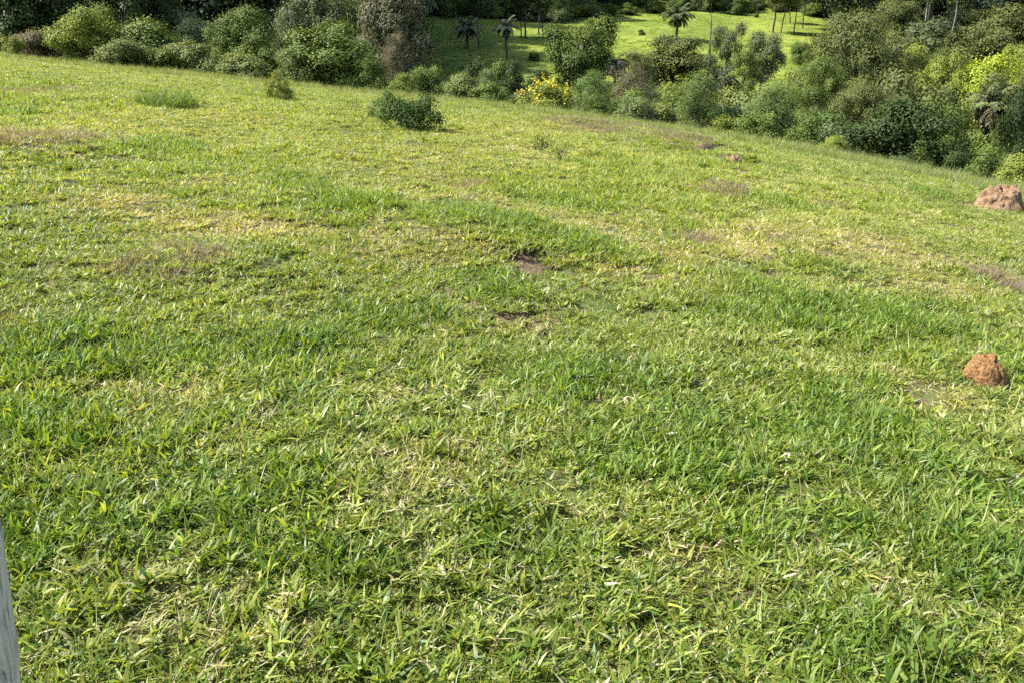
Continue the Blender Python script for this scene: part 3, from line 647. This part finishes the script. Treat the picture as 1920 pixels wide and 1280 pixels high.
# ------------------------------------------------------------------ palms
def frond_mesh(a0, a1, L, seed):
    rg = np.random.default_rng(seed); qb = QB(); n = 14; p = np.zeros(3); pts = [p.copy()]; tg = []
    for i in range(n):
        an = R(a0+(a1-a0)*(i/(n-1))**.8); d = np.array([math.cos(an), 0, math.sin(an)]); p = p+d*L/n; pts.append(p.copy()); tg.append(d)
    qb.add(*tube(pts, np.linspace(.045, .008, n+1), 4), m=1)
    m = 30; tt = np.linspace(.12, 1, m)*n
    for sgn in (-1, 1):
        for k in range(m):
            i = min(int(tt[k]), n-1); b = pts[i]+(pts[min(i+1, n)]-pts[i])*(tt[k]-i); d = tg[min(i, n-1)]
            f = tt[k]/n; ll = .62*(1-.55*abs(f-.45)/.55)*rg.uniform(.8, 1.15)
            s = np.array([0, sgn, 0.0]); v = unit(d*.55+s*.75+np.array([0, 0, rg.uniform(-.75, -.05)])); w = unit(np.cross(v, [rg.normal(0, .4), rg.normal(0, .4), 1]))*.05
            q = b+v*ll*.6; e = b+v*ll+np.array([0, 0, -.16])*ll
            qb.add([b-w*.6, b+w*.6, q+w, q-w, e+w*.2, e-w*.2], [(0, 1, 2, 3), (3, 2, 4, 5)], 0, np.full(2, rg.uniform(0, 1)))
    return qb.mesh('frond', [M_LEAF, M_BARK])
FR = [frond_mesh(78, 15, 2.1, 1), frond_mesh(45, -45, 2.4, 2), frond_mesh(10, -80, 2.3, 3), frond_mesh(-35, -88, 2.0, 4)]
def palm(u, vtop, wpx, tint, name, label, vbase=None, Yd=None, n=(6, 9, 9, 6), dead=None, thick=1.0, ds=1.0):
    if vbase is not None: x, Yd, t = ground_at(u, vbase)
    x, zt, t = at_dist(u, vtop, Yd); zb = float(H(x, Yd)); s = wpx*t/F/3.3; h = zt-zb; th = max(h-1.3*s, .6)
    root = link(name, None); root.location = (x, Yd, zb-.05); root.empty_display_size = .3
    rgp = np.random.default_rng(int(u)); qb = QB(); p = bend((0, 0, -.4), (rgp.uniform(-.2, .2), 0, th), rgp, 7, .008)
    qb.add(*tube(p, np.array([.2, .17, .16, .16, .17, .2, .12])*min(s, 1.6)*thick, 8)); link('trunk', qb.mesh('palm_trunk', [M_BARK], True), root)
    for k, cnt in enumerate(n):
        for j in range(cnt):
            f = link('frond', FR[k], root); f.location = p[-1]; f.rotation_euler = (rgp.normal(0, .12), rgp.normal(0, .12), j*2*math.pi/cnt+rgp.uniform(-.3, .3)+k*.5)
            q = s*rgp.uniform(.85, 1.1)*(.72*ds if k == 2 else .62*ds if k == 3 else 1); f.scale = (q, q, q); c = tint if not (dead and k >= 2) else dead; f.color = (*(np.array(c)*rgp.uniform(.75, 1.25)), 1)
    return tag(root, label, 'palm', 'palms on the valley sides')
PG, PD = (.085, .108, .042), (.11, .1, .07)
palm(1271, 10, 50, PG, 'palm_tree', 'lone palm with dense drooping crown on the bright pasture', vbase=76, n=(10, 16, 18, 10))
palm(876, 32, 50, (.15, .165, .1), 'palm_tree', 'grey feathery palm farthest left on the shaded pasture', vbase=92, dead=PD)
palm(950, 32, 46, (.17, .185, .12), 'palm_tree', 'taller grey palm right of the first one on shaded pasture', vbase=112, dead=PD, n=(7, 9, 9, 9))
palm(1158, 98, 46, (.035, .035, .025), 'palm_tree', 'dark hanging palm between vase shaped tree and dome tree', Yd=74, dead=PD, n=(3, 8, 14, 14), ds=1.45)
palm(1350, 124, 66, (.05, .06, .025), 'palm_tree', 'drooping palm half hidden behind the silvery shrubs', Yd=76, dead=PD, n=(5, 9, 12, 12), ds=1.35)
palm(1866, 164, 88, (.09, .11, .04), 'palm_tree', 'pale drooping palm near the right border', Yd=60, dead=(.11, .1, .055), n=(6, 10, 13, 13), ds=1.4)
palm(1718, 70, 44, (.1, .12, .035), 'palm_tree', 'small yellowish palm with upright fronds among the trees at right', Yd=86, n=(10, 8, 3, 0))
# dead pole-like trunk
x, Yd, t = ground_at(1328, 168); zt = at_dist(1326, 28, Yd)[1]; zb = float(H(x, Yd)); rgd = np.random.default_rng(3); qb = QB()
p = bend((0, 0, -.3), (-.3, 0, zt-zb), rgd, 9, .006); qb.add(*tube(p, np.linspace(.15, .05, 9), 6))
for j in range(9):
    b = p[3+j % 6]; an = rgd.uniform(0, 6.28); qb.add(*tube(bend(b, b+np.array([math.cos(an)*.8, math.sin(an)*.8, .5]), rgd, 4, .08), np.linspace(.035, .01, 4), 4))
o = link('dead_trunk', qb.mesh('dead_trunk', [M_BARK], True)); o.location = (x, Yd, zb)
tag(o, 'thin dead pole-like trunk standing right of the dome shaped tree', 'tree')

# ------------------------------------------------------------------ woods and undergrowth that read as one mass
def massed(kinds):
    out = []
    for kd, j in kinds:
        _, _, Hh, Wd, cb, wb = ARC[kd][j]; q = QB()
        for Vv, Qq, rr in zip(cb.V, cb.Q, cb.r): pass
        V = np.concatenate(cb.V); Q = np.concatenate(cb.Q); r = np.concatenate(cb.r); q.add(V, Q, 0, r); q.add(np.concatenate(wb.V), np.concatenate(wb.Q), 1)
        out.append(q.mesh(kd+'_massed', [M_LEAF_I, M_BARK]))
    return out
rgw = np.random.default_rng(77); wx, wy = [], []
def wood(u0, u1, y0, y1, n):
    k = 0
    while k < n:
        u, yy = rgw.uniform(u0, u1), rgw.uniform(y0, y1); wx.append((u-960)/F*yy*.96); wy.append(yy); k += 1
wood(-250, 690, 78, 115, 120); wood(-250, 740, 115, 165, 170); wood(780, 1050, 148, 190, 80); wood(1040, 1560, 172, 210, 110); wood(1000, 1500, 200, 250, 60)
wood(1540, 1740, 130, 190, 60); wood(1690, 1870, 118, 170, 60); wood(1850, 2150, 112, 180, 70)
nt_ = len(wx); wood(480, 690, 98, 145, 60)
wx, wy = np.array(wx), np.array(wy); k = len(wx); s = rgw.uniform(1.0, 1.8, k); s[nt_:] = rgw.uniform(1.75, 2.25, k-nt_)
o = gn_scatter('forest', massed([('dense', 0), ('dense', 1), ('feather', 0), ('dense', 2), ('slim', 0), ('open', 1)]), np.stack([wx, wy, H(wx, wy)], 1), np.stack([0*s, 0*s, rgw.uniform(0, 6.28, k)], 1),
    np.stack([s, s, s*rgw.uniform(.9, 1.4, k)], 1), rgw.uniform(.6, 1.3, (k, 1))*np.array([.042, .06, .03]), rgw)  # dark foliage, with the wood's own shade put into the leaf colour
tag(o, 'dark wood covering the hillside behind the pasture along the top', 'forest', None, 'stuff')
wx, wy = [], []
wood(1080, 2050, 46, 84, 260); wood(-200, 760, 51, 80, 120); wood(740, 1080, 50, 64, 40); wood(1560, 2050, 80, 150, 170); nu_ = len(wx); wood(1040, 1560, 160, 178, 90); wood(780, 1060, 140, 152, 60); wood(-100, 740, 74, 112, 120)
wx, wy = np.array(wx), np.array(wy); big = np.arange(len(wx)) >= nu_; ok = wy > np.polyval(PY, np.clip(wx/wy, -.72, .72))*1.22; wx, wy, big = wx[ok], wy[ok], big[ok]; k = len(wx); s = rgw.uniform(.45, .95, k)*np.where(big, 1.35, 1); uu = 960+F*wx/(wy*.96); s = s*np.where((uu > 730) & (uu < 1090) & (wy < 90), .5, np.where((uu >= 1090) & (uu < 1480) & (wy < 90), .85, 1))
cols = np.array([DK, MD, SG, OL, LT, MD])[rgw.integers(0, 6, k)]
o = gn_scatter('undergrowth', massed([('shrub', 0), ('shrub', 1), ('shrub', 2), ('wispy', 0)]), np.stack([wx, wy, H(wx, wy)-.1], 1), np.stack([0*s, 0*s, rgw.uniform(0, 6.28, k)], 1), np.stack([s, s, s*.85], 1), cols, rgw)
tag(o, 'tangled green undergrowth filling the valley between the trees', 'undergrowth', None, 'stuff')

# ------------------------------------------------------------------ earth mounds
def lump(name, W, D, Hh, seed, mat, cells=0, crack=.1, rough=.12, n=56, skirt=.25, freq=2.2, facets=0):
    """a lump of earth standing on z=0, fissured between cells"""
    rg = np.random.default_rng(seed); m = n//2
    th = np.arange(n)*2*np.pi/n; ph = np.linspace(-.25, 1, m)*np.pi/2
    T, P = np.meshgrid(th, ph); d = np.stack([np.cos(T)*np.cos(P), np.sin(T)*np.cos(P), np.sin(P)], -1)
    r = 1+rough*2*(fbm(d[..., 0]*freq+d[..., 2]*1.7+seed, d[..., 1]*freq-d[..., 2]*1.3, seed, 4)-.5)
    if facets:
        fn = unit(rg.normal(0, 1, (facets, 3))+[0, 0, .3]); fh = rg.uniform(.62, .92, facets)
        q = fh/np.maximum(np.einsum('ijk,lk->ijl', d, fn), .05); r = np.minimum(1, q.min(-1))+rough*1.6*(fbm(d[..., 0]*5+d[..., 2]*3.1+seed, d[..., 1]*5-d[..., 2]*2.3, seed+3, 5)-.5)
    if cells:
        c = unit(rg.normal(0, 1, (cells, 3))*[1, 1, .8]+[0, 0, .4]); dist = np.sort(np.linalg.norm(d[..., None, :]-c, axis=-1), -1)
        e = dist[..., 1]-dist[..., 0]; r = r-crack*(1-sstep(0, .09, e))-.16*dist[..., 0]**2
    V = d*r[..., None]*np.array([W/2, D/2, Hh]); V[..., :2] *= (1+skirt*np.clip(.35-np.sin(P), 0, 1)**1.5)[..., None]
    V = V.reshape(-1, 3); Q = []
    for a in range(m-1):
        for b in range(n): Q.append((a*n+b, a*n+(b+1) % n, (a+1)*n+(b+1) % n, (a+1)*n+b))
    return quad_mesh(name, V, Q, [mat], smooth=True)
E_PINK = earth_material('pinkish_earth', (.13, .078, .042), (.225, .14, .08), (.31, .21, .13))
E_ORANGE = earth_material('orange_earth', (.1, .05, .02), (.205, .108, .042), (.31, .19, .088))
E_GREY = earth_material('grey_earth', (.06, .042, .026), (.115, .082, .052), (.18, .135, .09))
x, y, t = ground_at(1872, 388); w = 92*t/F
o = link('earth_mound', lump('earth_mound', w*.8, w*.78, 54*t/F, 4, E_PINK, 0, .05, .26, 130, .75, 3.0, facets=4)); o.location = (x, y, float(H(x, y))-.03); o.rotation_euler = (0, R(4), 1.2)
tag(o, 'pinkish lumpy earth mound at the right end of the field crest', 'mound')
x, y, t = ground_at(1843, 712); w = 84*t/F
o = link('earth_clod', lump('earth_clod', w*1.2, w*1.0, 84*t/F, 31, E_ORANGE, 4, .09, .12, 130, .05, facets=6)); o.location = (x, y, float(H(x, y))-.035); o.rotation_euler = (R(-6), R(5), .6)
tag(o, 'cracked orange brown clod of earth in the grass near the right border', 'clod')
for u, v, wp, hp, sd, mt, nm, lab in [(1322, 286, 36, 20, 21, E_GREY, 'low_mound', 'low grey brown mound far up the field near the bushes'),
                                  (1376, 308, 32, 20, 23, E_PINK, 'low_mound', 'small reddish mound in the upper field, right of the grey one'),
                                  (1749, 457, 18, 10, 25, E_GREY, 'dark_clod', 'tiny dark clod in the grass below the pinkish mound'),
                                  (985, 600, 22, 6, 27, E_GREY, 'flat_clod', 'flat brown clod on the lower bare soil patch')]:
    x, y, t = ground_at(u, v); w = wp*t/F
    o = link(nm, lump(nm, w, w*.8, hp*t/F, sd, mt, 5, .08, .25, 40, .4)); o.location = (x, y, float(H(x, y))-.02); tag(o, lab, 'mound' if 'mound' in nm else 'clod')

# ------------------------------------------------------------------ farm shed glimpsed through the valley trees
def box(qb, a, b, m=0):
    (x0, y0, z0), (x1, y1, z1) = a, b
    qb.add([(x0,y0,z0),(x1,y0,z0),(x1,y1,z0),(x0,y1,z0),(x0,y0,z1),(x1,y0,z1),(x1,y1,z1),(x0,y1,z1)], [(0,3,2,1),(4,5,6,7),(0,1,5,4),(1,2,6,5),(2,3,7,6),(3,0,4,7)], m)
M_WALL = earth_material('whitewashed_wall', (.24, .17, .14), (.33, .24, .2), (.42, .33, .28)); M_TILE = earth_material('clay_roof', (.12, .05, .035), (.2, .085, .055), (.27, .13, .09))
x, zt, t = at_dist(1890, 258, 66); zb = float(H(x, 66)); sh = link('farm_shed', None); sh.location = (x, 66, zb); sh.rotation_euler = (0, 0, .3)
hh = max(zt-zb-.6, 2.2); qb = QB(); box(qb, (-2.2, -1.5, -.5), (2.2, 1.5, hh)); qb.add([(-2.2, -1.49, hh), (-2.2, 1.49, hh), (-2.2, 0, hh+.55), (-2.2, 0, hh+.56), (2.2, -1.49, hh), (2.2, 1.49, hh), (2.2, 0, hh+.55), (2.2, 0, hh+.56)], [(0, 1, 2, 3), (5, 4, 7, 6)])
link('wall', qb.mesh('wall', [M_WALL]), sh)
qb = QB()
for sg in (-1, 1):
    qb.add([(-2.5, sg*1.8, hh-.1), (2.5, sg*1.8, hh-.1), (2.5, 0, hh+.62), (-2.5, 0, hh+.62), (-2.5, sg*1.8, hh-.02), (2.5, sg*1.8, hh-.02), (2.5, 0, hh+.7), (-2.5, 0, hh+.7)], [(0, 1, 2, 3), (4, 5, 6, 7), (0, 1, 5, 4), (0, 3, 7, 4), (1, 2, 6, 5)])
link('roof', qb.mesh('roof', [M_TILE]), sh); qb = QB(); box(qb, (-.45, -1.54, 0), (.45, -1.503, 1.95)); link('door', qb.mesh('door', [M_BARK]), sh)
tag(sh, 'small pale walled shed glimpsed behind the drooping palm at right', 'shed')

# ------------------------------------------------------------------ weathered post at the lower left
def post_material():
    m, t, o = newmat('weathered_wood'); bs = N(t, 'ShaderNodeBsdfPrincipled'); bs.inputs['Roughness'].default_value = .85; bs.inputs['Specular IOR Level'].default_value = .2
    tc = N(t, 'ShaderNodeTexCoord'); mp = N(t, 'ShaderNodeMapping'); mp.inputs['Scale'].default_value = (55, 55, 3.5)
    n = N(t, 'ShaderNodeTexNoise'); n.inputs['Scale'].default_value = 1.6; n.inputs['Detail'].default_value = 8; n.inputs['Distortion'].default_value = .8
    t.links.new(tc.outputs['Object'], mp.inputs[0]); t.links.new(mp.outputs[0], n.inputs[0])
    r = N(t, 'ShaderNodeValToRGB'); e = r.color_ramp.elements; e[0].position = .3; e[0].color = (.11, .10, .095, 1); e[1].position = .7; e[1].color = (.6, .54, .46, 1); e.new(.47).color = (.44, .395, .34, 1)
    t.links.new(n.outputs[0], r.inputs[0]); t.links.new(r.outputs[0], bs.inputs['Base Color'])
    bp = N(t, 'ShaderNodeBump'); bp.inputs['Strength'].default_value = .7; bp.inputs['Distance'].default_value = .012
    t.links.new(n.outputs[0], bp.inputs['Height']); t.links.new(bp.outputs[0], bs.inputs['Normal']); t.links.new(bs.outputs[0], o.inputs[0]); return m
A = np.array([-.806, .948, .696]); B = np.array([-.759, .948, 1.008]); ax = (B-A)/(B-A)[2]
gz = float(H(A[0], A[1])); n, m = 40, 60; Vp, Qp = [], []
rgq = np.random.default_rng(9); ztop = 1.03
for j in range(m):
    z = gz-.3+(ztop-gz+.3)*j/(m-1); c = A+ax*(z-A[2]); f = (z-gz)/ztop
    rad = .058*(1.08-.12*f)*(1+.12*math.exp(-((z-.74)/.09)**2)); rad *= 1-.75*max(0, (f-.86)/.14)**2.2
    for k in range(n):
        an = 2*np.pi*k/n; q = 1+.05*math.sin(3*an+1.2)+.04*math.sin(5*an+z*3)+.03*math.sin(11*an+z*5)+.012*rgq.normal()
        Vp.append((c[0]+rad*q*math.cos(an), c[1]+rad*q*math.sin(an), z))
for j in range(m-1):
    for k in range(n): Qp.append((j*n+k, j*n+(k+1) % n, (j+1)*n+(k+1) % n, (j+1)*n+k))
ct = A+ax*(ztop-A[2]); Vp.append((ct[0], ct[1], ztop+.004))
for k in range(0, n, 2): Qp.append(((m-1)*n+k, (m-1)*n+(k+1) % n, (m-1)*n+(k+2) % n, len(Vp)-1))
o = link('fence_post', quad_mesh('fence_post', Vp, Qp, [post_material()], smooth=True))
tag(o, 'weathered grey wooden post close by at the lower left corner', 'post')
